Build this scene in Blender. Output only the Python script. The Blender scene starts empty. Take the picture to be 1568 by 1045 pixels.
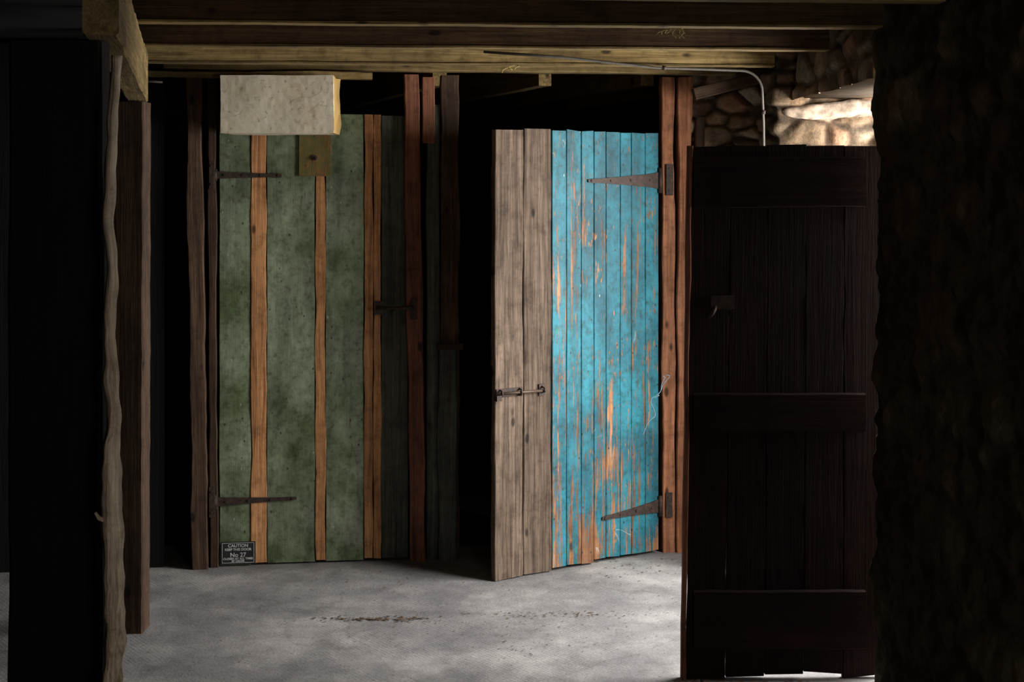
import bpy, math, random
from mathutils import Vector, noise, Matrix
random.seed(7)
sc = bpy.context.scene
sc.view_settings.view_transform = 'Standard'
C = sc.collection

# ------------------------------------------------------------------ materials
def newmat(name):
    m = bpy.data.materials.new(name); m.use_nodes = True
    nt = m.node_tree; b = nt.nodes['Principled BSDF']
    return m, nt, b
def N(nt, t, **kw):
    n = nt.nodes.new(t)
    for k, v in kw.items():
        if k in n.inputs.keys(): n.inputs[k].default_value = v
        else: setattr(n, k, v)
    return n
def L(nt, a, b): nt.links.new(a, b)
def ramp(nt, fac, stops, interp='LINEAR'):
    r = nt.nodes.new('ShaderNodeValToRGB'); r.color_ramp.interpolation = interp
    e = r.color_ramp.elements
    while len(e) < len(stops): e.new(0.5)
    for i, (p, c) in enumerate(stops):
        e[i].position = p
        if not hasattr(c, '__len__'): c = (c, c, c)
        e[i].color = (*c[:3], 1)
    L(nt, fac, r.inputs[0]); return r.outputs[0]
def mix(nt, fac, a, b, mode='MIX'):
    m = nt.nodes.new('ShaderNodeMix'); m.data_type = 'RGBA'; m.blend_type = mode
    for idx, v in ((0, fac), (6, a), (7, b)):
        if hasattr(v, 'is_linked') : L(nt, v, m.inputs[idx])
        elif hasattr(v, '__len__'): m.inputs[idx].default_value = (*v[:3], 1)
        else: m.inputs[idx].default_value = v
    return m.outputs[2]
def mth(nt, op, a, b=0.0, clamp=False):
    m = nt.nodes.new('ShaderNodeMath'); m.operation = op; m.use_clamp = clamp
    for i, v in enumerate((a, b)):
        if hasattr(v, 'is_linked'): L(nt, v, m.inputs[i])
        else: m.inputs[i].default_value = v
    return m.outputs[0]
def noi(nt, vec, scale, detail=5, rough=.6, dist=0.0):
    n = N(nt, 'ShaderNodeTexNoise'); n.inputs['Scale'].default_value = scale
    n.inputs['Detail'].default_value = detail; n.inputs['Roughness'].default_value = rough
    n.inputs['Distortion'].default_value = dist
    L(nt, vec, n.inputs['Vector']); return n.outputs['Fac']
def mapping(nt, vec, s, loc=(0, 0, 0)):
    m = nt.nodes.new('ShaderNodeMapping'); m.inputs['Scale'].default_value = s
    m.inputs['Location'].default_value = loc
    L(nt, vec, m.inputs['Vector']); return m.outputs[0]
def bump(nt, b, h, strength, dist=.01):
    n = nt.nodes.new('ShaderNodeBump'); n.inputs['Strength'].default_value = strength
    n.inputs['Distance'].default_value = dist
    L(nt, h, n.inputs['Height']); L(nt, n.outputs[0], b.inputs['Normal'])

def wood_graph(nt, dark, mid, light, knots=True):
    at = N(nt, 'ShaderNodeAttribute', attribute_name='gc').outputs['Vector']
    rn = N(nt, 'ShaderNodeAttribute', attribute_name='rnd').outputs['Fac']
    g = noi(nt, mapping(nt, at, (45, 45, 1.6)), 1, 7, .65, 1.2)
    fine = noi(nt, mapping(nt, at, (220, 220, 6)), 1, 3, .6)
    col = ramp(nt, g, [(.3, dark), (.5, mid), (.72, light)])
    col = mix(nt, .55, col, ramp(nt, fine, [(.3, (.45,) * 3), (.65, (1.15,) * 3)]), 'MULTIPLY')
    blot = noi(nt, mapping(nt, at, (7, 7, 2)), 1, 4, .6)
    col = mix(nt, .8, col, ramp(nt, blot, [(.3, (.5,) * 3), (.62, (1.1,) * 3)]), 'MULTIPLY')
    oc = N(nt, 'ShaderNodeTexCoord').outputs['Object']
    gr = noi(nt, oc, 16, 7, .75)
    col = mix(nt, .7, col, ramp(nt, gr, [(.34, (.45, .42, .4)), (.52, (1.02,) * 3), (.7, (1.2, 1.2, 1.2))]), 'MULTIPLY')
    if knots:
        v = N(nt, 'ShaderNodeTexVoronoi'); v.inputs['Scale'].default_value = 1
        L(nt, mapping(nt, at, (10, 4, 4.5)), v.inputs['Vector'])
        k = ramp(nt, v.outputs['Distance'], [(.07, (.12,) * 3), (.13, (1,) * 3)])
        col = mix(nt, .9, col, k, 'MULTIPLY')
    r = ramp(nt, rn, [(0, (.72,) * 3), (1, (1.15,) * 3)])
    col = mix(nt, 1, col, r, 'MULTIPLY')
    return at, col, g, fine, blot
def wood(name, dark, mid, light, knots=True, rough=.85, bs=.5):
    m, nt, b = newmat(name)
    at, col, g, fine, blot = wood_graph(nt, dark, mid, light, knots)
    L(nt, col, b.inputs['Base Color']); b.inputs['Roughness'].default_value = rough
    b.inputs['Specular IOR Level'].default_value = .25
    bump(nt, b, mth(nt, 'ADD', g, mth(nt, 'MULTIPLY', fine, .5)), bs, .006)
    return m
def painted(name, pa, pb, wd, wm, wl, chip=.62, bottom=0.0, scratch=.5, streak=3.0, big=0.12, grime=.5, flecks=0.0, lines=0.0):
    m, nt, b = newmat(name)
    at, wcol, g, fine, blot = wood_graph(nt, wd, wm, wl)
    oc = N(nt, 'ShaderNodeTexCoord').outputs['Object']
    p = mix(nt, ramp(nt, noi(nt, oc, 3.5, 6, .65), [(.38, 0), (.6, 1)]), pa, pb)
    p = mix(nt, grime, p, ramp(nt, noi(nt, mapping(nt, oc, (9, 9, 2.5)), 1, 6, .65), [(.32, (.4,) * 3), (.6, (1.1,) * 3)]), 'MULTIPLY')
    p = mix(nt, .35, p, ramp(nt, fine, [(.3, (.6,) * 3), (.7, (1.15,) * 3)]), 'MULTIPLY')
    p = mix(nt, grime, p, ramp(nt, noi(nt, oc, 38, 6, .7), [(.33, (.55, .52, .45)), (.5, (1,) * 3), (.7, (1.2,) * 3)]), 'MULTIPLY')
    st = noi(nt, mapping(nt, at, (38, 38, streak)), 1, 9, .78, .5)
    pt = noi(nt, oc, 2.6, 4, .6)
    ck = mth(nt, 'ADD', st, mth(nt, 'MULTIPLY', mth(nt, 'SUBTRACT', pt, .5), big * 6))
    if bottom:
        z = nt.nodes.new('ShaderNodeSeparateXYZ'); L(nt, at, z.inputs[0])
        bt = mth(nt, 'MULTIPLY', mth(nt, 'SUBTRACT', .6, z.outputs['Z']), bottom)
        ck = mth(nt, 'ADD', ck, mth(nt, 'MAXIMUM', bt, 0))
        tp = mth(nt, 'MULTIPLY', mth(nt, 'SUBTRACT', z.outputs['Z'], 1.4), .08)
        ck = mth(nt, 'SUBTRACT', ck, mth(nt, 'MAXIMUM', tp, 0))
    mask = ramp(nt, ck, [(chip, 0), (chip + .012, 1)])
    if flecks:
        fl = noi(nt, mapping(nt, oc, (75, 75, 20)), 1, 5, .7)
        fm = noi(nt, oc, 5, 3, .6)
        f2 = mth(nt, 'ADD', fl, mth(nt, 'MULTIPLY', mth(nt, 'SUBTRACT', fm, .5), .5))
        mask = mth(nt, 'MAXIMUM', mask, mth(nt, 'MULTIPLY', ramp(nt, f2, [(flecks, 0), (flecks + .02, 1)]), .9))
    v = N(nt, 'ShaderNodeTexVoronoi'); v.inputs['Scale'].default_value = 1
    L(nt, mapping(nt, oc, (26, 26, 18)), v.inputs['Vector'])
    sp = ramp(nt, v.outputs['Distance'], [(.08, 1), (.12, 0)])
    vc = nt.nodes.new('ShaderNodeSeparateColor'); L(nt, v.outputs['Color'], vc.inputs[0])
    sp = mth(nt, 'MULTIPLY', sp, mth(nt, 'GREATER_THAN', vc.outputs[0], .5))
    col = mix(nt, mask, p, wcol)
    col = mix(nt, mth(nt, 'MULTIPLY', sp, .85), col, (.02, .015, .01))
    if scratch:
        if lines:
            s1 = noi(nt, mapping(nt, oc, (5, 5, 2.6), (3, 1, 5)), 1, 1.5, .5, 1.5)
            ln = ramp(nt, mth(nt, 'ABSOLUTE', mth(nt, 'SUBTRACT', s1, .5)), [(.001, 1), (.003, 0)])
            ms = ramp(nt, noi(nt, oc, 6, 2), [(.58, 0), (.64, 1)])
            col = mix(nt, mth(nt, 'MULTIPLY', mth(nt, 'MULTIPLY', ln, ms), lines), col, (.5, .55, .5))
        v2 = N(nt, 'ShaderNodeTexVoronoi'); v2.inputs['Scale'].default_value = 1
        L(nt, mapping(nt, oc, (20, 20, 9), (7, 3, 1)), v2.inputs['Vector'])
        vc2 = nt.nodes.new('ShaderNodeSeparateColor'); L(nt, v2.outputs['Color'], vc2.inputs[0])
        s2 = mth(nt, 'MULTIPLY', ramp(nt, v2.outputs['Distance'], [(.035, 1), (.07, 0)]), mth(nt, 'GREATER_THAN', vc2.outputs[1], .6))
        col = mix(nt, mth(nt, 'MULTIPLY', s2, scratch), col, (.5, .55, .5))
    L(nt, col, b.inputs['Base Color'])
    b.inputs['Roughness'].default_value = .6
    b.inputs['Specular IOR Level'].default_value = .3
    bump(nt, b, mth(nt, 'SUBTRACT', mth(nt, 'MULTIPLY', fine, .5), mask), .35, .004)
    return m

M_orange = wood('bare_pine_strip', (.28, .115, .042), (.54, .25, .10), (.68, .36, .165))
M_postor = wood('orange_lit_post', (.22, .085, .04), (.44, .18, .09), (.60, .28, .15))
M_red = wood('red_stained_timber', (.14, .05, .028), (.28, .11, .06), (.40, .175, .10))
M_olive = wood('olive_timber', (.12, .078, .028), (.28, .19, .072), (.42, .30, .125))
M_brown = wood('dark_brown_timber', (.032, .018, .011), (.078, .044, .025), (.135, .08, .048))
M_jbrown = wood('umber_timber', (.05, .026, .012), (.11, .062, .028), (.18, .11, .05))
M_grey = wood('weathered_grey_plank', (.055, .038, .027), (.155, .108, .076), (.27, .20, .147), bs=.8)
M_darkgrn = wood('dark_green_grey_board', (.035, .038, .028), (.08, .085, .065), (.13, .13, .10))
M_black = wood('blackened_timber', (.007, .0018, .001), (.017, .0042, .0025), (.032, .0085, .005))
M_post = wood('near_black_timber', (.0012, .0008, .0006), (.0025, .0018, .0014), (.005, .0035, .0028))  # near-black timber for the front post
M_peel = wood('peeled_branch', (.20, .12, .075), (.66, .52, .38), (.85, .73, .58), bs=.9)
M_shade = wood('shaded_board', (.0012, .001, .001), (.002, .002, .002), (.004, .003, .003), knots=False)  # near-black boards: shade is put into the base colour
M_greenp = painted('faded_green_paint', (.088, .12, .052), (.225, .26, .17), (.03, .02, .012), (.09, .07, .045), (.14, .11, .07), chip=.65, scratch=.45, streak=4, big=.045, grime=.95)
M_bluep = painted('chipped_turquoise_paint', (.010, .11, .15), (.018, .185, .24), (.12, .05, .025), (.34, .15, .065), (.46, .25, .12), chip=.555, bottom=.13, scratch=.5, streak=1.6, big=.06, grime=.9, flecks=.63, lines=.5)
M_rustyp = painted('ochre_plate', (.10, .095, .03), (.2, .13, .03), (.08, .04, .01), (.28, .14, .04), (.4, .2, .06), chip=.6, scratch=0, streak=20)

def iron():
    m, nt, b = newmat('rusted_iron')
    oc = N(nt, 'ShaderNodeTexCoord').outputs['Object']
    c = ramp(nt, noi(nt, oc, 60, 5, .7), [(.35, (.014, .011, .01)), (.55, (.045, .024, .016)), (.75, (.10, .045, .025))])
    L(nt, c, b.inputs['Base Color']); b.inputs['Roughness'].default_value = .65
    b.inputs['Metallic'].default_value = .3
    bump(nt, b, noi(nt, oc, 150, 3), .4, .003)
    return m
M_iron = iron()
def plain(name, col, rough=.6, metal=0, var=.35, scale=30):
    m, nt, b = newmat(name)
    oc = N(nt, 'ShaderNodeTexCoord').outputs['Object']
    n = noi(nt, oc, scale, 5, .6)
    c = ramp(nt, n, [(.3, tuple(x * (1 - var) for x in col)), (.7, tuple(min(1, x * (1 + var * .5)) for x in col))])
    L(nt, c, b.inputs['Base Color']); b.inputs['Roughness'].default_value = rough
    b.inputs['Metallic'].default_value = metal
    bump(nt, b, n, .2, .003)
    return m
M_conduit = plain('dusty_conduit', (.085, .075, .06), .8, 0)
M_brass = plain('worn_iron_bolt', (.075, .048, .03), .55, .3)
M_signk = plain('sign_black', (.015, .015, .017), .5)
M_signw = plain('sign_white', (.55, .55, .52), .6)
M_straw = plain('dry_straw', (.5, .38, .12), .8)
M_string = plain('blue_twine', (.25, .42, .5), .8)

def foam():
    m, nt, b = newmat('offwhite_board_paint')
    oc = N(nt, 'ShaderNodeTexCoord').outputs['Object']
    n1 = noi(nt, oc, 9, 7, .7); n2 = noi(nt, oc, 50, 6, .75)
    c = ramp(nt, n1, [(.3, (.48, .36, .21)), (.42, (.68, .59, .43)), (.7, (.75, .69, .54))])
    c = mix(nt, .8, c, ramp(nt, n2, [(.34, (.42, .32, .2)), (.42, (1, 1, 1))]), 'MULTIPLY')
    ln = ramp(nt, mth(nt, 'ABSOLUTE', mth(nt, 'SUBTRACT', noi(nt, mapping(nt, oc, (5, 5, 5), (2, 7, 1)), 1, 2, .5, 1.2), .5)), [(.002, 1), (.006, 0)])
    c = mix(nt, mth(nt, 'MULTIPLY', ln, .5), c, (.3, .23, .15))
    ge = N(nt, 'ShaderNodeAttribute', attribute_name='side').outputs['Fac']
    c = mix(nt, ge, c, (.40, .25, .08))
    L(nt, c, b.inputs['Base Color']); b.inputs['Roughness'].default_value = .9
    bump(nt, b, mth(nt, 'ADD', n1, n2), .15, .003)
    return m
M_foam = foam()
def stone_mat():
    m, nt, b = newmat('rubble_stone')
    oc = N(nt, 'ShaderNodeTexCoord').outputs['Object']
    ca = N(nt, 'ShaderNodeAttribute', attribute_name='Col').outputs['Color']
    n1 = noi(nt, oc, 14, 8, .7); n2 = noi(nt, oc, 70, 5, .7); n3 = noi(nt, oc, 5, 5, .65, .6)
    c = mix(nt, .7, ca, ramp(nt, n1, [(.3, (.3, .28, .25)), (.5, (.95, .93, .9)), (.72, (1.6, 1.5, 1.35))]), 'MULTIPLY')
    c = mix(nt, .6, c, ramp(nt, n2, [(.3, (.5,) * 3), (.65, (1.25,) * 3)]), 'MULTIPLY')
    c = mix(nt, .6, c, ramp(nt, n3, [(.36, (.4, .43, .32)), (.5, (1, 1, 1)), (.62, (1.4, 1.2, 1.0))]), 'MULTIPLY')
    L(nt, c, b.inputs['Base Color']); b.inputs['Roughness'].default_value = .92
    b.inputs['Specular IOR Level'].default_value = .15
    bump(nt, b, mth(nt, 'ADD', n1, mth(nt, 'MULTIPLY', n2, .4)), .6, .015)
    return m
M_stone = stone_mat()
def floor_mat():
    m, nt, b = newmat('dusty_concrete')
    oc = N(nt, 'ShaderNodeTexCoord').outputs['Object']
    n1 = noi(nt, oc, 1.9, 6, .62, .2); n2 = noi(nt, oc, 7, 8, .7); n3 = noi(nt, oc, 90, 5, .75)
    c = ramp(nt, n1, [(.32, (.145, .139, .14)), (.5, (.225, .216, .214)), (.66, (.36, .345, .333))])
    c = mix(nt, .6, c, ramp(nt, n2, [(.33, (.55, .53, .52)), (.5, (1, 1, 1)), (.68, (1.35, 1.32, 1.28))]), 'MULTIPLY')
    c = mix(nt, .5, c, ramp(nt, n3, [(.32, (.5,) * 3), (.5, (1,) * 3), (.66, (1.3,) * 3)]), 'MULTIPLY')
    v = N(nt, 'ShaderNodeTexVoronoi'); v.inputs['Scale'].default_value = 22
    L(nt, oc, v.inputs['Vector'])
    vc = nt.nodes.new('ShaderNodeSeparateColor'); L(nt, v.outputs['Color'], vc.inputs[0])
    sp = mth(nt, 'MULTIPLY', ramp(nt, v.outputs['Distance'], [(.06, 1), (.13, 0)]), mth(nt, 'GREATER_THAN', vc.outputs[0], .72))
    c = mix(nt, mth(nt, 'MULTIPLY', sp, .7), c, (.06, .045, .03))
    ck = N(nt, 'ShaderNodeTexVoronoi'); ck.feature = 'DISTANCE_TO_EDGE'; ck.inputs['Scale'].default_value = .8
    dv = N(nt, 'ShaderNodeTexNoise'); dv.inputs['Scale'].default_value = 3; dv.inputs['Detail'].default_value = 6; L(nt, oc, dv.inputs['Vector'])
    L(nt, mix(nt, .18, oc, dv.outputs['Color']), ck.inputs['Vector'])
    cr = ramp(nt, ck.outputs['Distance'], [(.001, 1), (.003, 0)])
    c = mix(nt, mth(nt, 'MULTIPLY', cr, .25), c, (.06, .05, .045))
    sx = nt.nodes.new('ShaderNodeSeparateXYZ'); L(nt, oc, sx.inputs[0])
    w1 = mth(nt, 'SINE', mth(nt, 'MULTIPLY', sx.outputs[0], 330)); w2 = mth(nt, 'SINE', mth(nt, 'MULTIPLY', sx.outputs[1], 250))
    grid = mth(nt, 'MULTIPLY', w1, w2)
    gm = ramp(nt, noi(nt, oc, 1.3, 2), [(.45, 0), (.58, 1)])
    h = mth(nt, 'ADD', mth(nt, 'ADD', mth(nt, 'MULTIPLY', n2, .7), mth(nt, 'MULTIPLY', n3, .3)), mth(nt, 'MULTIPLY', mth(nt, 'MULTIPLY', grid, gm), .045))
    L(nt, c, b.inputs['Base Color']); b.inputs['Roughness'].default_value = .62
    b.inputs['Specular IOR Level'].default_value = .4
    bump(nt, b, h, .55, .015)
    return m
M_floor = floor_mat()
M_shadefloor = plain('shade_dark_floor', (.012, .01, .009), .95, 0, .5, 8)  # back-room floor near black, its shadow put into the colour
M_gravel = plain('pale_gravel', (.5, .48, .45), .9, 0, .5, 25)
M_dirt = plain('leaf_debris', (.10, .06, .035), .9, 0, .6, 40)
M_darkplaster = plain('shade_dark_plaster', (.012, .010, .009), .95, 0, .5, 6)  # walls coloured near black so the unlit rooms stay in shade

# ------------------------------------------------------------------ mesh building
class Frame:
    def __init__(s, o=(0, 0, 0), d=(1, 0, 0), n=(0, -1, 0), k=(0, 0, 1)):
        s.o = Vector(o); s.d = Vector(d).normalized(); s.n = Vector(n).normalized(); s.k = Vector(k).normalized()
    def __call__(s, t, n, z): return s.o + s.d * t + s.n * n + s.k * z
W = Frame((0, 0, 0), (1, 0, 0), (0, 1, 0))

class MB:
    def __init__(s): s.v = []; s.f = []; s.g = []; s.r = []; s.m = []; s.mats = []; s.sm = []
    def mi(s, mat):
        if mat not in s.mats: s.mats.append(mat)
        return s.mats.index(mat)
    def add(s, vs, gs, fs, mat, rnd=None, smooth=False):
        o = len(s.v); rnd = random.random() if rnd is None else rnd
        s.v += [tuple(v) for v in vs]; s.g += [tuple(g) for g in gs]; s.r += [rnd] * len(vs)
        i = s.mi(mat)
        for f in fs: s.f.append([o + a for a in f]); s.m.append(i); s.sm.append(smooth)
    def board(s, F, t0, t1, n0, n1, z0, z1, mat, axis='z', seg=20, wob=.002, ch=.0025, skew=0, endjit=.0, freq=3, rnd=None):
        """rectangular timber, chamfered and slightly irregular, in frame F; 'skew' shifts the far end along t."""
        rs = random.random() * 50; rnd = random.random() if rnd is None else rnd
        R = {'z': (z0, z1, (t0, t1), (n0, n1)), 't': (t0, t1, (z0, z1), (n0, n1)), 'n': (n0, n1, (t0, t1), (z0, z1))}[axis]
        l0, l1, (a0, a1), (b0, b1) = R
        vs = []; gs = []; am = (a0 + a1) / 2; bm_ = (b0 + b1) / 2
        for i in range(seg + 1):
            q = i / seg; l = l0 + (l1 - l0) * q
            def nz(c): return noise.noise(Vector((l * freq, rs + c * 7.3, c))) * wob * 2 + noise.noise(Vector((l * freq * 6, rs + c * 3.3, 9))) * wob * .7
            A0 = a0 + nz(1); A1 = a1 + nz(2); B0 = b0 + nz(3) * .6; B1 = b1 + nz(4) * .6
            sk = skew * q
            pts = [(A0 + ch, B0), (A1 - ch, B0), (A1, B0 + ch), (A1, B1 - ch), (A1 - ch, B1), (A0 + ch, B1), (A0, B1 - ch), (A0, B0 + ch)]
            for j, (a, b) in enumerate(pts):
                ll = l
                if endjit and i in (0, seg): ll += (noise.noise(Vector((a * 25, rs, i))) * endjit)
                if axis == 'z': p = F(a + sk, b, ll)
                elif axis == 't': p = F(ll, b, a + sk)
                else: p = F(a + sk, ll, b)
                vs.append(p); gs.append((a - am + rnd * 37.0, b - bm_ + rnd * 11, ll))
        fs = []
        for i in range(seg):
            for j in range(8):
                k = (j + 1) % 8
                fs.append([i * 8 + j, i * 8 + k, i * 8 + 8 + k, i * 8 + 8 + j])
        fs.append(list(range(7, -1, -1))); fs.append([seg * 8 + j for j in range(8)])
        s.add(vs, gs, fs, mat, rnd)
    def prism(s, F, poly, n0, n1, mat):
        """polygon in (t,z) extruded from n0 to n1."""
        k = len(poly); vs = [F(t, n0, z) for t, z in poly] + [F(t, n1, z) for t, z in poly]
        gs = [(t, n0, z) for t, z in poly] * 2
        fs = [list(range(k)), list(range(2 * k - 1, k - 1, -1))] + [[i, (i + 1) % k, k + (i + 1) % k, k + i] for i in range(k)]
        s.add(vs, gs, fs, mat)
    def tube(s, pts, rads, mat, sides=12, rough=0.0, seed=0, caps=True):
        vs = []; gs = []; n = len(pts); pts = [Vector(p) for p in pts]; l = 0
        ref = Vector((0, 1, 0))
        for i, p in enumerate(pts):
            t = (pts[min(i + 1, n - 1)] - pts[max(i - 1, 0)]).normalized()
            if abs(t.dot(ref)) > .95: ref = Vector((1, 0, 0))
            u = t.cross(ref).normalized(); w = t.cross(u)
            if i: l += (p - pts[i - 1]).length
            r = rads[i] if hasattr(rads, '__len__') else rads
            for j in range(sides):
                a = j / sides * math.tau
                rr = r * (1 + rough * noise.noise(Vector((math.cos(a) * 1.5 + seed, math.sin(a) * 1.5, l * 9))))
                d = u * math.cos(a) + w * math.sin(a)
                vs.append(p + d * rr); gs.append((math.cos(a) * r + seed, math.sin(a) * r, l))
        fs = [[i * sides + j, i * sides + (j + 1) % sides, (i + 1) * sides + (j + 1) % sides, (i + 1) * sides + j] for i in range(n - 1) for j in range(sides)]
        if caps: fs += [list(range(sides - 1, -1, -1)), [(n - 1) * sides + j for j in range(sides)]]
        s.add(vs, gs, fs, mat, .5, smooth=True)
    def obj(s, name, parent=None, origin=None):
        me = bpy.data.meshes.new(name); org = Vector(origin) if origin else Vector((0, 0, 0))
        me.from_pydata([tuple(Vector(v) - org) for v in s.v], [], s.f)
        for m in s.mats: me.materials.append(m)
        me.polygons.foreach_set('material_index', s.m); me.polygons.foreach_set('use_smooth', s.sm)
        a = me.attributes.new('gc', 'FLOAT_VECTOR', 'POINT'); a.data.foreach_set('vector', [c for g in s.g for c in g])
        a = me.attributes.new('rnd', 'FLOAT', 'POINT'); a.data.foreach_set('value', s.r)
        import bmesh
        b = bmesh.new(); b.from_mesh(me); bmesh.ops.recalc_face_normals(b, faces=b.faces); b.to_mesh(me); b.free()
        me.update()
        o = bpy.data.objects.new(name, me); C.objects.link(o); o.location = org
        if parent:
            o.parent = parent; o.matrix_parent_inverse = Matrix.Translation(-parent.location)
        return o
def empty(name, loc):
    e = bpy.data.objects.new(name, None); C.objects.link(e); e.location = loc; e.empty_display_size = .2
    return e
def simple(name, mat, boxes, parent=None):
    b = MB()
    for (x0, x1, y0, y1, z0, z1) in boxes:
        b.board(W, x0, x1, y0, y1, z0, z1, mat, seg=1, wob=0, ch=.001)
    return b.obj(name, parent)

# ------------------------------------------------------------------ shell
PF = Frame((0, 6.31, 0), (.99228, .12403, 0), (.12403, -.99228, 0))     # partition line, n>0 towards the room
simple('floor', M_floor, [(-3.1, 1.72, -2.1, 6.5, -.12, 0)])
simple('floor_back_room', M_shadefloor, [(-3.1, 2.2, 6.5, 9.6, -.12, -.004)])
simple('ground_outside', M_gravel, [(1.72, 9, -2, 12, -.15, -.02)])
simple('wall_left', M_darkplaster, [(-3.25, -3.1, -2.1, 9.6, -.1, 2.45)])
simple('wall_rear', M_darkplaster, [(-3.25, 1.75, -2.25, -2.1, -.1, 2.45)])
simple('wall_back', M_darkplaster, [(-3.25, 2.2, 9.6, 9.75, -.1, 2.45)])
b = MB()
for i in range(34):
    y = -2.1 + i * .36
    b.board(W, -3.25, -1.32, y + .002, y + .358, 2.275, 2.30, M_shade, axis='t', seg=2, wob=.001)  # left ceiling boards darkened by colour to stand in for shade
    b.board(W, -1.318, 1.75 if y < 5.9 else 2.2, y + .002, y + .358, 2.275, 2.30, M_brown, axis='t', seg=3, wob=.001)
b.board(W, -3.25, 2.2, -2.25, 9.75, 2.31, 2.34, M_shade, seg=1)
b.obj('ceiling')

def sheet(B, path, z0, z1, res, amp, cell, seed, pal, mortar, big=.02, fr=.5, edge=.28):
    P = [Vector((p[0], p[1], 0)) for p in path]; S = []; a = 0
    for i in range(len(P) - 1):
        d = P[i + 1] - P[i]; n = max(1, int(d.length / res))
        for k in range(n): S.append((P[i] + d * k / n, a + d.length * k / n))
        a += d.length
    S.append((P[-1], a))
    w = max(2, int(.05 / res)); Nn = []
    for i in range(len(S)):
        t = (S[min(i + w, len(S) - 1)][0] - S[max(i - w, 0)][0]).normalized(); Nn.append(Vector((-t.y, t.x, 0)))
    nz = int((z1 - z0) / res); vs = []; cols = []
    for (p, a), nn in zip(S, Nn):
        for k in range(nz + 1):
            z = z0 + (z1 - z0) * k / nz
            wv = noise.noise_vector(Vector((a * 3, z * 3, seed))) * .35 + noise.noise_vector(Vector((a * 9, z * 9, seed))) * .12
            q = Vector((a / cell[0] + wv.x, z / cell[1] + wv.y, seed))
            ds, ps = noise.voronoi(q)
            e = min(1, max(0, (ds[1] - ds[0]) / edge)); e = e * e * (3 - 2 * e)
            h = noise.cell(ps[0] * 3.7)
            h2 = noise.cell(ps[0] * 9.1 + Vector((5, 5, 5)))
            disp = amp * e * (.3 + 1.0 * abs(h)) + big * noise.noise(Vector((a * 1.6, z * 1.6, seed + 5))) + amp * fr * noise.fractal(Vector((a * 9, z * 9, seed)), 1, 2, 5)
            vs.append(p + nn * disp + Vector((0, 0, z)))
            c = Vector(pal[int(abs(h) * 97) % len(pal)]) * (.75 + .5 * abs(h2))
            c = Vector(mortar).lerp(c, e); cols.append((c.x, c.y, c.z, 1))
    o = len(B['v']); B['v'] += vs; B['c'] += cols; n = nz + 1
    for i in range(len(S) - 1):
        for k in range(nz):
            B['f'].append((o + i * n + k, o + (i + 1) * n + k, o + (i + 1) * n + k + 1, o + i * n + k + 1))
def stone_obj(name, B, boxes, col):
    for (x0, x1, y0, y1, z0, z1) in boxes:
        o = len(B['v'])
        B['v'] += [Vector((x, y, z)) for x in (x0, x1) for y in (y0, y1) for z in (z0, z1)]; B['c'] += [(*col, 1)] * 8
        for f in ((0, 1, 3, 2), (4, 6, 7, 5), (0, 4, 5, 1), (2, 3, 7, 6), (0, 2, 6, 4), (1, 5, 7, 3)): B['f'].append(tuple(o + i for i in f))
    me = bpy.data.meshes.new(name); me.from_pydata([tuple(v) for v in B['v']], [], B['f'])
    a = me.color_attributes.new('Col', 'FLOAT_COLOR', 'POINT'); a.data.foreach_set('color', [x for c in B['c'] for x in c])
    me.materials.append(M_stone); me.polygons.foreach_set('use_smooth', [True] * len(me.polygons))
    ob = bpy.data.objects.new(name, me); C.objects.link(ob); return ob
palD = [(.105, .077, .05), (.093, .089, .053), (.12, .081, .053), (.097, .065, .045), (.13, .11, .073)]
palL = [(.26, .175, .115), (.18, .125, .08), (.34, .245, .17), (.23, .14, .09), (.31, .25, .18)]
B = dict(v=[], c=[], f=[])
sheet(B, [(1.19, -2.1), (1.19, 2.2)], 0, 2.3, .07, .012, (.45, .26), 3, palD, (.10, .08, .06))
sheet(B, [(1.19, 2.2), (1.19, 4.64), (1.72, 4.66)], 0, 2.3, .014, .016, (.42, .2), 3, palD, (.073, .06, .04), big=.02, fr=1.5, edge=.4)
sheet(B, [(1.19, 4.66), (1.19, 5.97)], 2.0, 2.3, .012, .02, (.26, .12), 8, palL, (.12, .09, .06), fr=.5)
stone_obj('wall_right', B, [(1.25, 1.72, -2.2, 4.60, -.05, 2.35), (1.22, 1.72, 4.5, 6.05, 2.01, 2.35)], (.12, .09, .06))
B = dict(v=[], c=[], f=[])
sheet(B, [(1.74, 5.97), (1.12, 5.97), (1.10, 6.24), (.98, 6.38), (.80, 6.43)], 0, 2.3, .009, .034, (.17, .085), 21, palL, (.07, .05, .035), fr=.4)
stone_obj('wall_far_right', B, [(1.16, 1.74, 6.04, 6.6, -.05, 2.35), (.84, 2.2, 6.47, 6.8, -.05, 2.35), (2.1, 2.2, 6.6, 9.7, -.05, 2.35)], (.1, .08, .06))

# long pale stone bedded in the reveal
bb = MB()
vs = []; gs = []; fs = []
nu, nv = 50, 20
for i in range(nu + 1):
    x = 1.13 + .59 * i / nu; endf = math.sin(math.pi * min(1, max(0, i / nu))) ** .3
    for j in range(nv):
        a = j / nv * math.tau; ca, sa = math.cos(a), math.sin(a)
        sq = 1 / max(abs(ca), abs(sa)) ** .6
        r = sq * (1 + .25 * noise.noise(Vector((x * 7, ca, sa))) + .18 * noise.noise(Vector((x * 25, ca * 3, sa * 3))))
        vs.append(Vector((x, 5.95 + ca * .035 * endf * r, 1.965 + .012 * math.sin(x * 9) + sa * .036 * endf * r))); gs.append((x, 0, 0))
for i in range(nu):
    for j in range(nv): fs.append([i * nv + j, i * nv + (j + 1) % nv, (i + 1) * nv + (j + 1) % nv, (i + 1) * nv + j])
M_pale = plain('pale_lintel_stone', (.36, .27, .195), .9, 0, .7, 28)
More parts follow.
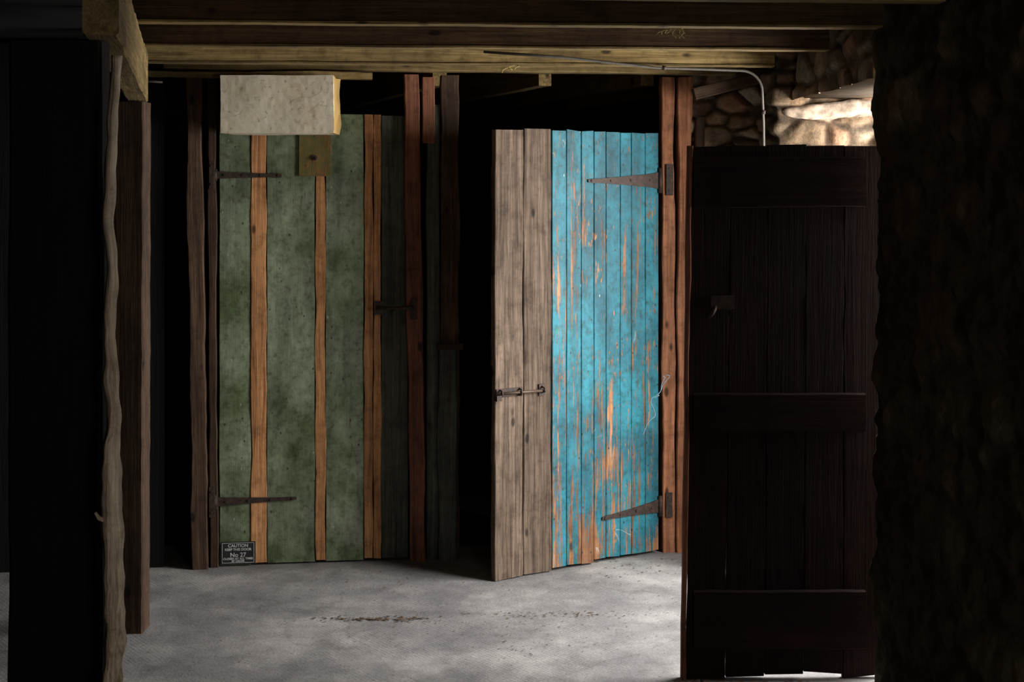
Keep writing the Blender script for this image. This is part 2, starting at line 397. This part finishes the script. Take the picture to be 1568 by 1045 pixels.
bb.add(vs, gs, fs, M_pale, smooth=True); bb.obj('lintel_stone')

# left boarding of the partition, its deep shade put into the near-black colour
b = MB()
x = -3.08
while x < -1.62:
    b.board(PF, x, x + .14, -.02, .0, 0, 2.25, M_shade, seg=4); x += .143
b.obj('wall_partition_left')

# ------------------------------------------------------------------ joists and beams
for nm, y0, x0, x1, mat, z0 in (('ceiling_joist', 5.80, -1.55, 1.08, M_olive, 2.135), ('ceiling_joist.001', 5.10, -1.35, 1.15, M_jbrown, 2.137),
                            ('ceiling_joist.002', 4.36, -1.22, 1.15, M_jbrown, 2.138), ('ceiling_joist.003', 3.72, -1.05, 1.15, M_brown, 2.14),
                            ('ceiling_joist.004', 3.0, -3, 1.15, M_brown, 2.14), ('ceiling_joist.005', 2.2, -3, 1.15, M_brown, 2.14)):
    b = MB(); F = Frame((0, y0, 0), (.9975, .07, 0), (.07, -.9975, 0))
    b.board(F, x0, x1, -.03, .03, z0 + .0085, 2.272, mat, axis='t', seg=60, wob=.0025, ch=.004, freq=3)
    b.board(F, x0, x1, -.034, .034, z0, z0 + .008, M_olive, axis='t', seg=60, wob=.0012, ch=.001, freq=3)  # added lath: bounce light on the joist underside put into a brighter colour
    b.obj(nm)
b = MB()
b.board(PF, -1.56, -.62, .06, .14, 2.105, 2.13, M_olive, axis='t', seg=30, wob=.003)
b.board(PF, -1.50, 1.02, .02, .10, 2.14, 2.19, M_olive, axis='t', seg=40, wob=.003)
b.board(PF, -1.50, .78, -.09, -.01, 2.15, 2.26, M_jbrown, axis='t', seg=40, wob=.003)
b.obj('partition_head_plate')
for i, x in enumerate((-.33, .15, .62, 1.05, -.9)):
    b = MB(); F = Frame((x, 6.5, 0), (.95, .31, 0), (-.31, .95, 0))
    b.board(F, -.03, .03, 0, 2.2, 2.10, 2.26, M_olive, axis='n', seg=12, wob=.003)
    b.obj('ceiling_joist.%03d' % (i + 6))
b = MB()
F = Frame((.80, 6.22, 2.02), (1, 0, .25), (0, -1, 0), (-.25, 0, 1))
b.board(F, 0, .30, -.04, .04, 0, .05, M_brown, axis='t', seg=8)
b.obj('timber_brace')

# left beam running in depth
b = MB(); d = Vector((-.521, 2.25, 0)).normalized(); F = Frame((-.855, 2.92, 0), (d.y, -d.x, 0), d)
b.board(F, -.025, .048, 0, 2.46, 1.96, 2.132, M_olive, axis='n', seg=50, wob=.004, ch=.006)
b.obj('timber_beam')
b = MB()
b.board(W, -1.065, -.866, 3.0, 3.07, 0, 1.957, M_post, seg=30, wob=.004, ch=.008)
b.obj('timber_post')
b = MB()
b.board(W, -1.462, -1.357, 5.22, 5.33, 0, 1.955, M_brown, seg=40, wob=.004, ch=.005, skew=.005)
b.obj('timber_post.001')

# peeled branch pole
zs = [(0, -.822, .020), (.3, -.828, .019), (.627, -.831, .020), (.75, -.828, .021), (.89, -.828, .020), (1.024, -.832, .021), (1.1, -.829, .0175), (1.16, -.827, .014),
      (1.26, -.833, .0125), (1.36, -.835, .0125), (1.47, -.831, .012), (1.563, -.839, .0115), (1.66, -.833, .011), (1.765, -.831, .0105), (1.86, -.824, .010), (1.93, -.821, .010)]
pts = []; rads = []
for i in range(len(zs) - 1):
    for k in range(8):
        q = k / 8; z = zs[i][0] * (1 - q) + zs[i + 1][0] * q
        qs = q * q * (3 - 2 * q)
        pts.append((zs[i][1] * (1 - qs) + zs[i + 1][1] * qs + .003 * noise.noise(Vector((z * 14, 0, 0))), 2.955 + .006 * noise.noise(Vector((z * 5, 3, 0))), z))
        rads.append((zs[i][2] * (1 - qs) + zs[i + 1][2] * qs) * (1 + .25 * noise.noise(Vector((z * 22, 8, 1)))))
b = MB(); b.tube(pts, rads, M_peel, 14, .4, 4)
b.tube([(-.842, 2.95, .955), (-.856, 2.945, .962), (-.862, 2.94, .975)], [.006, .005, .003], M_peel, 8, .2)
b.obj('wooden_branch_pole')

b = MB(); b.tube([(-1.56, 5.9, 2.08), (-1.49, 5.9, 2.077), (-1.45, 5.9, 2.074)], [.006, .005, .004], M_conduit, 8)
b.obj('iron_wall_hook')

# ------------------------------------------------------------------ partition posts
def postobj(name, specs):
    b = MB()
    for a in specs: b.board(PF, *a[:6], a[6], seg=40, wob=a[7] if len(a) > 7 else .004, skew=a[8] if len(a) > 8 else 0, ch=.004)
    return b.obj(name)
postobj('timber_post.002', [(-1.385, -1.318, -.03, .06, 0, 2.13, M_brown, .006, -.03), (-1.314, -1.279, -.03, .035, 0, 2.13, M_brown, .004, -.012)])
postobj('timber_post.003', [(-.452, -.384, -.02, .045, 0, 2.13, M_red, .004, -.03)])
postobj('timber_post.004', [(-.38, -.322, -.03, .01, 0, 2.0, M_darkgrn, .003), (-.40, -.345, .012, .03, 1.83, 2.12, M_red, .003),
                            (-.318, -.238, -.04, .025, 0.005, 2.13, M_brown, .006), (-.33, -.25, .028, .045, 0, .93, M_darkgrn, .004), (-.335, -.22, .028, .05, .925, .95, M_brown, .002)])
postobj('timber_post.005', [(.676, .735, -.03, .03, 0, 2.13, M_postor, .004, -.004), (.737, .80, -.03, .045, 0, 2.13, M_postor, .004, .01)])
postobj('timber_post.006', [(.825, .87, -.02, .04, 0, 1.95, M_brown, .003)])

# ------------------------------------------------------------------ hardware helpers
def circle(cx, cz, r, n=14): return [(cx + r * math.cos(i / n * math.tau), cz + r * math.sin(i / n * math.tau)) for i in range(n)]
def strap(b, F, t0, t1, z, h0, h1, n, droop=0.0, r=.011):
    """tapered strap hinge from t0 (knuckle) to t1 (rounded spade end)."""
    sg = 1 if t1 > t0 else -1
    L_ = abs(t1 - t0); top = []; bot = []
    for i in range(13):
        q = i / 12; h = h0 + (h1 - h0) * q ** .7
        if q > .9: h = h1 * (1 + 1.2 * math.sin((q - .9) / .1 * math.pi))
        t = t0 + sg * L_ * q; zz = z + droop * q
        top.append((t, zz + h / 2)); bot.append((t, zz - h / 2))
    b.prism(F, top + bot[::-1], n, n + .005, M_iron)
    for q in (.12, .4, .68, .95):
        b.prism(F, circle(t0 + sg * L_ * q, z + droop * q, .0055, 10), n + .005, n + .009, M_iron)
    b.tube([F(t0 - sg * .008, n + .006, z - h0 * .75), F(t0 - sg * .008, n + .006, z + h0 * .75)], r, M_iron, 12)
def plate(b, F, t0, t1, z0, z1, n, th=.005, mat=None):
    b.board(F, t0, t1, n, n + th, z0, z1, mat or M_iron, seg=4, wob=.001, ch=.001)
    for z in (z0 + .02, z1 - .02): b.prism(F, circle((t0 + t1) / 2, z, .005, 10), n + th, n + th + .004, M_iron)

# ------------------------------------------------------------------ door 1 : green
D1 = empty('door_1', PF(-1.27, 0, 0))
b = MB()
zt = 1.957
for t0, t1, mat, n, a, zz in ((-1.274, -1.141, M_greenp, .018, 0.006, zt), (-1.072, -.866, M_greenp, .018, 0.008, zt), (-.820, -.655, M_greenp, .018, .01, zt),
                          (-.578, -.462, M_darkgrn, .014, .012, zt - .005)):
    b.board(PF, t0, t1, -.012, n, a, zz, mat, seg=40, wob=.0015, ch=.002, endjit=.004)
for t0, t1, n, a in ((-1.139, -1.074, .022, .012), (-.864, -.822, .021, .015), (-.653, -.615, .022, .018), (-.613, -.580, .020, .015)):
    b.board(PF, t0, t1, -.012, n, a, zt - .002, M_orange, seg=50, wob=.003, ch=.002, endjit=.004, freq=5)
for z in (.28, 1.0, 1.69): b.board(PF, -1.26, -.47, -.04, -.014, z - .06, z + .06, M_brown, axis='t', seg=8)
b.obj('boards', D1)
b = MB()
b.board(PF, -.935, -.795, .024, .030, 1.685, 1.868, M_rustyp, seg=6, wob=.001, ch=.001)
b.prism(PF, circle(-.868, 1.765, .012), .030, .038, M_iron); b.tube([PF(-.868, .036, 1.765), PF(-.862, .055, 1.758)], .004, M_iron, 8)
b.obj('patch_plate', D1)
b = MB()
strap(b, PF, -1.285, -1.008, 1.69, .034, .014, .026, -.002)
strap(b, PF, -1.285, -.945, .282, .042, .010, .026, .006)
plate(b, PF, -1.316, -1.293, 1.63, 1.75, .040); plate(b, PF, -1.316, -1.293, .22, .35, .040)
b.obj('strap_hinges', D1)
b = MB()
plate(b, PF, -.605, -.575, 1.08, 1.14, .026); plate(b, PF, -.452, -.425, 1.06, 1.15, .048)
b.tube([PF(-.60, .045, 1.113), PF(-.52, .048, 1.108), PF(-.44, .058, 1.112)], [.008, .008, .009], M_iron, 10)
b.tube([PF(-.53, .048, 1.108), PF(-.53, .07, 1.08)], .005, M_iron, 8)
b.obj('latch', D1)
b = MB()
b.board(PF, -1.268, -1.120, .028, .031, .012, .108, M_signk, seg=2, wob=0, ch=.001)
for (t0, t1, z0, z1) in ((-1.262, -1.126, .1020, .1035), (-1.262, -1.126, .017, .0185), (-1.262, -1.2605, .0165, .1035), (-1.1275, -1.126, .0165, .1035)):
    b.board(PF, t0, t1, .0312, .0318, z0, z1, M_signw, seg=1, wob=0, ch=.0002)
b.obj('notice_plate', D1)
for s_, z, sz in (('CAUTION', .085, .019), ('KEEP THIS DOOR', .070, .0145), ('No 27', .043, .026), ('CLOSED AT ALL TIMES', .031, .0125), ('BY ORDER', .0205, .0115)):
    cu = bpy.data.curves.new('lettering', 'FONT'); cu.body = s_; cu.size = sz; cu.align_x = 'CENTER'; cu.extrude = .0003; cu.offset = .0003
    cu.materials.append(M_signw)
    o = bpy.data.objects.new('lettering', cu); C.objects.link(o)
    o.parent = D1; o.matrix_parent_inverse = Matrix.Translation(-D1.location)
    o.location = PF(-1.194, .0316, z); o.rotation_euler = (math.pi / 2, 0, math.atan2(.12403, .99228))

# ------------------------------------------------------------------ door 2 : turquoise, ajar
BF = Frame((.655, 6.372, 0), (-.848, -.529, 0), (.529, -.848, 0))
D2 = empty('door_2', BF(0, 0, 0))
b = MB()
n = 8; t = .006
ws = [random.uniform(.055, .075) for _ in range(n)]; s_ = .572 / sum(ws)
for i, w in enumerate(ws):
    w *= s_
    b.board(BF, t + .0006, t + w - .0008, -.014, .012, .018 + random.uniform(-.006, .006), 1.878 + random.uniform(-.002, .002), M_bluep, seg=36, wob=.0008, ch=.0024, endjit=.01); t += w
for t0, t1, nn, a, zz in ((.583, .722, .014, .008, 1.882), (.729, .866, .018, .004, 1.880)):
    b.board(BF, t0, t1, -.014, nn, a, zz, M_grey, seg=40, wob=.003, ch=.003, endjit=.01)
for z in (.21, .95, 1.66): b.board(BF, .02, .85, -.045, -.0155, z - .06, z + .06, M_brown, axis='t', seg=8)
b.obj('boards', D2)
b = MB()
strap(b, BF, .012, .395, 1.667, .075, .012, .014, -.002, .010)
strap(b, BF, .012, .32, .212, .060, .012, .014, -.018, .010)
b.obj('strap_hinges', D2)
b = MB()
b.board(BF, .735, .862, .020, .024, .765, .80, M_iron, axis='t', seg=2, wob=.001, ch=.001)
b.tube([BF(.625, .032, .778), BF(.74, .034, .780), BF(.872, .034, .782)], .006, M_brass, 12)
for t in (.75, .845): b.tube([BF(t, .022, .768), BF(t, .040, .770), BF(t, .043, .780), BF(t, .040, .791), BF(t, .022, .794)], .004, M_iron, 8)
b.board(BF, .618, .650, .016, .021, .755, .805, M_iron, seg=2, wob=.001, ch=.001)
b.tube([BF(.635, .02, .77), BF(.635, .042, .775), BF(.635, .042, .788), BF(.635, .02, .794)], .004, M_iron, 8)
b.board(BF, .848, .872, .021, .045, .752, .775, M_iron, seg=2, wob=.001, ch=.001)
b.obj('slide_bolt', D2)
b = MB()
plate(b, PF, .690, .722, 1.60, 1.74, .034); plate(b, PF, .688, .718, .16, .27, .034)
b.obj('hinge_leaves', D2)
b = MB(); pts = []
for i in range(50):
    q = i / 49; pts.append((.665 - .07 * q + .016 * math.sin(q * 11) + .012 * noise.noise(Vector((q * 9, 0, 0))), 6.30 - .02 * q, .80 - .245 * q + .012 * math.sin(q * 17)))
b.tube(pts, .0013, M_string, 6); b.tube([(p[0] + .012 + .01 * math.sin(i * .4), p[1] + .003, p[2] + .005) for i, p in enumerate(pts[:24])], .0012, M_string, 6)
b.obj('hanging_twine')

# ------------------------------------------------------------------ door 3 : dark, swung open
KF = Frame((1.235, 4.76, 0), (-1, -.008, 0), (.008, -1, 0))
D3 = empty('door_3', KF(0, 0, 0))
b = MB()
t = 0.0
for i in range(5):
    w = .131
    b.board(KF, t + .001, t + w - .001, -.012, .012, [.004, .021, .019, .008, .002][i], 1.782, M_black, seg=30, wob=.002, skew=-.02 * (t + w) / .62, endjit=.018, freq=9, ch=.003); t += w
for z0, z1 in ((1.575, 1.742), (.828, .955), (.105, .30)):
    b.board(KF, .06, .632, .0135, .034, z0, z1, M_black, axis='t', seg=20, wob=.002, ch=.004)
b.board(KF, .657, .672, -.012, .03, .002, 1.78, M_red, seg=20, wob=.003, skew=-.022, ch=.003)
b.obj('boards', D3)
b = MB()
b.board(KF, .495, .575, .013, .035, 1.235, 1.28, M_iron, axis='t', seg=3, wob=.001, ch=.003)
b.tube([KF(.56, .03, 1.245), KF(.565, .06, 1.24), KF(.575, .065, 1.225), KF(.59, .06, 1.21)], [.006, .006, .007, .006], M_iron, 10)
b.obj('rim_lock', D3)

# ------------------------------------------------------------------ hanging block
import bmesh
def foam_block():
    x0, x1, y0, y1, z0, z1 = -1.20, -.735, 5.855, 6.12, 1.862, 2.10
    bm = bmesh.new()
    bmesh.ops.create_cube(bm, size=1)
    bmesh.ops.subdivide_edges(bm, edges=bm.edges[:], cuts=30, use_grid_fill=True)
    for v in bm.verts:
        c = v.co.copy()
        p = Vector((x0 + (c.x + .5) * (x1 - x0), y0 + (c.y + .5) * (y1 - y0), z0 + (c.z + .5) * (z1 - z0)))
        nn = noise.noise_vector(p * 6) * .003 + noise.noise_vector(p * 45) * .0008
        if c.x > .49: nn += Vector((.018 * noise.noise(Vector((0, p.y * 12, p.z * 12))) - .004, 0, 0)) * min(1, (c.y + .5) * 5)
        v.co = p + nn
    me = bpy.data.meshes.new('foam'); bm.to_mesh(me); bm.free()
    at = me.attributes.new('side', 'FLOAT', 'POINT')
    at.data.foreach_set('value', [1.0 if v.co.x > x1 - .02 and v.co.y > y0 + .012 else 0.0 for v in me.vertices])
    me.materials.append(M_foam)
    o = bpy.data.objects.new('foam_insulation_block', me); C.objects.link(o)
foam_block()

# ------------------------------------------------------------------ conduit
b = MB()
P = [(-.115, 5.735, 2.185), (.2, 5.75, 2.165), (.59, 5.79, 2.125), (.80, 5.83, 2.122), (.95, 5.87, 2.12)]
for i in range(1, 9):
    a = i / 8 * math.pi / 2; P.append((.95 + .09 * math.sin(a), 5.87 + .005 * i, 2.12 - .09 * (1 - math.cos(a))))
P += [(1.046, 5.915, 1.9), (1.05, 5.92, 1.6), (1.05, 5.92, 1.2)]
b.tube(P, .0055, M_conduit, 12)
for p in ((1.045, 5.912, 1.95), (.62, 5.795, 2.125)):
    b.tube([(p[0] - .001, p[1], p[2] - .008), (p[0] + .001, p[1], p[2] + .008)], .009, M_iron, 10)
b.obj('electrical_conduit')

for k, (x, y, z) in enumerate(((.50, 4.40, 2.130), (.02, 5.75, 2.128))):
    b = MB()
    for i in range(9 if k == 0 else 3):
        a = random.uniform(-1, 1); l = random.uniform(.03, .07)
        p0 = Vector((x + random.uniform(-.02, .02), y - .04, z + .0)); pts = []
        for j in range(6):
            q = j / 5; pts.append(p0 + Vector((a * l * q + .01 * math.sin(q * 5 + i), -.006 * q, (-.25 if i % 2 else .05) * l * q - .02 * q * q)))
        b.tube(pts, .0013, M_straw, 5)
    b.obj('straw_tuft' + ('' if k == 0 else '.001'))

# ------------------------------------------------------------------ floor debris
b = MB()
def flake(x, y, s):
    a = random.random() * 6.28; vs = []
    k = random.choice((4, 5, 6))
    for j in range(k):
        th = a + j / k * math.tau; r = s * random.uniform(.5, 1.2)
        vs.append(Vector((x + r * math.cos(th) * 1.3, y + r * math.sin(th) * .8, .0015 + random.random() * s * .5)))
    vs.append(Vector((x, y, s * .6)))
    b.add(vs, [(v.x, v.y, v.z) for v in vs], [[j, (j + 1) % k, k] for j in range(k)], M_dirt)
for (cx, cy, sx, sy, n_, s0) in ((-.52, 5.39, .10, .015, 110, .006), (-.40, 5.37, .06, .01, 40, .004), (.12, 5.45, .13, .02, 80, .004), (.0, 5.30, .3, .06, 70, .003),
                             (.05, 5.05, .06, .05, 24, .004), (-.3, 5.9, .6, .12, 140, .003), (-.2, 5.3, .7, .4, 200, .0026), (.62, 6.15, .15, .1, 80, .004), (.80, 4.70, .18, .01, 50, .008), (.66, 4.70, .05, .01, 50, .010), (.3, 5.45, .3, .03, 70, .003)):
    for i in range(n_):
        fx, fy = random.gauss(cx, sx), random.gauss(cy, sy)
        if fx < -1.2 or fy > 6.2 + .1 * fx: continue
        flake(fx, fy, s0 * random.uniform(.4, 1.5))
b.obj('leaf_litter')

# ------------------------------------------------------------------ lights
def area(name, loc, rot, sx, sy, power, col):
    l = bpy.data.lights.new(name, 'AREA'); l.shape = 'RECTANGLE'; l.size = sx; l.size_y = sy; l.energy = power; l.color = col
    o = bpy.data.objects.new(name, l); C.objects.link(o); o.location = loc
    d = Vector(rot); o.rotation_euler = d.to_track_quat('-Z', 'Y').to_euler(); return o
area('doorway_daylight', (1.98, 5.3, 1.35), (-1, -.02, -.40), 1.5, 1.4, 175, (1, .98, .95))
area('side_fill_lamp', (1.10, .8, 1.3), (-1, .75, -.04), .8, 1.0, 20, (1, .96, .90))  # unseen fill lamp added beside the camera to brighten pole and front faces
w = bpy.data.worlds.new('World'); sc.world = w; w.use_nodes = True
bg = w.node_tree.nodes['Background']; bg.inputs[0].default_value = (.80, .88, 1, 1); bg.inputs[1].default_value = 1.5

# ------------------------------------------------------------------ camera
cd = bpy.data.cameras.new('camera'); cam = bpy.data.objects.new('camera', cd); C.objects.link(cam)
cam.location = (0, 0, 1.657); cam.rotation_euler = (math.pi / 2, 0, 0)
cd.lens = 50; cd.sensor_width = 36; cd.shift_y = -.1547; cd.clip_start = .05
sc.camera = cam
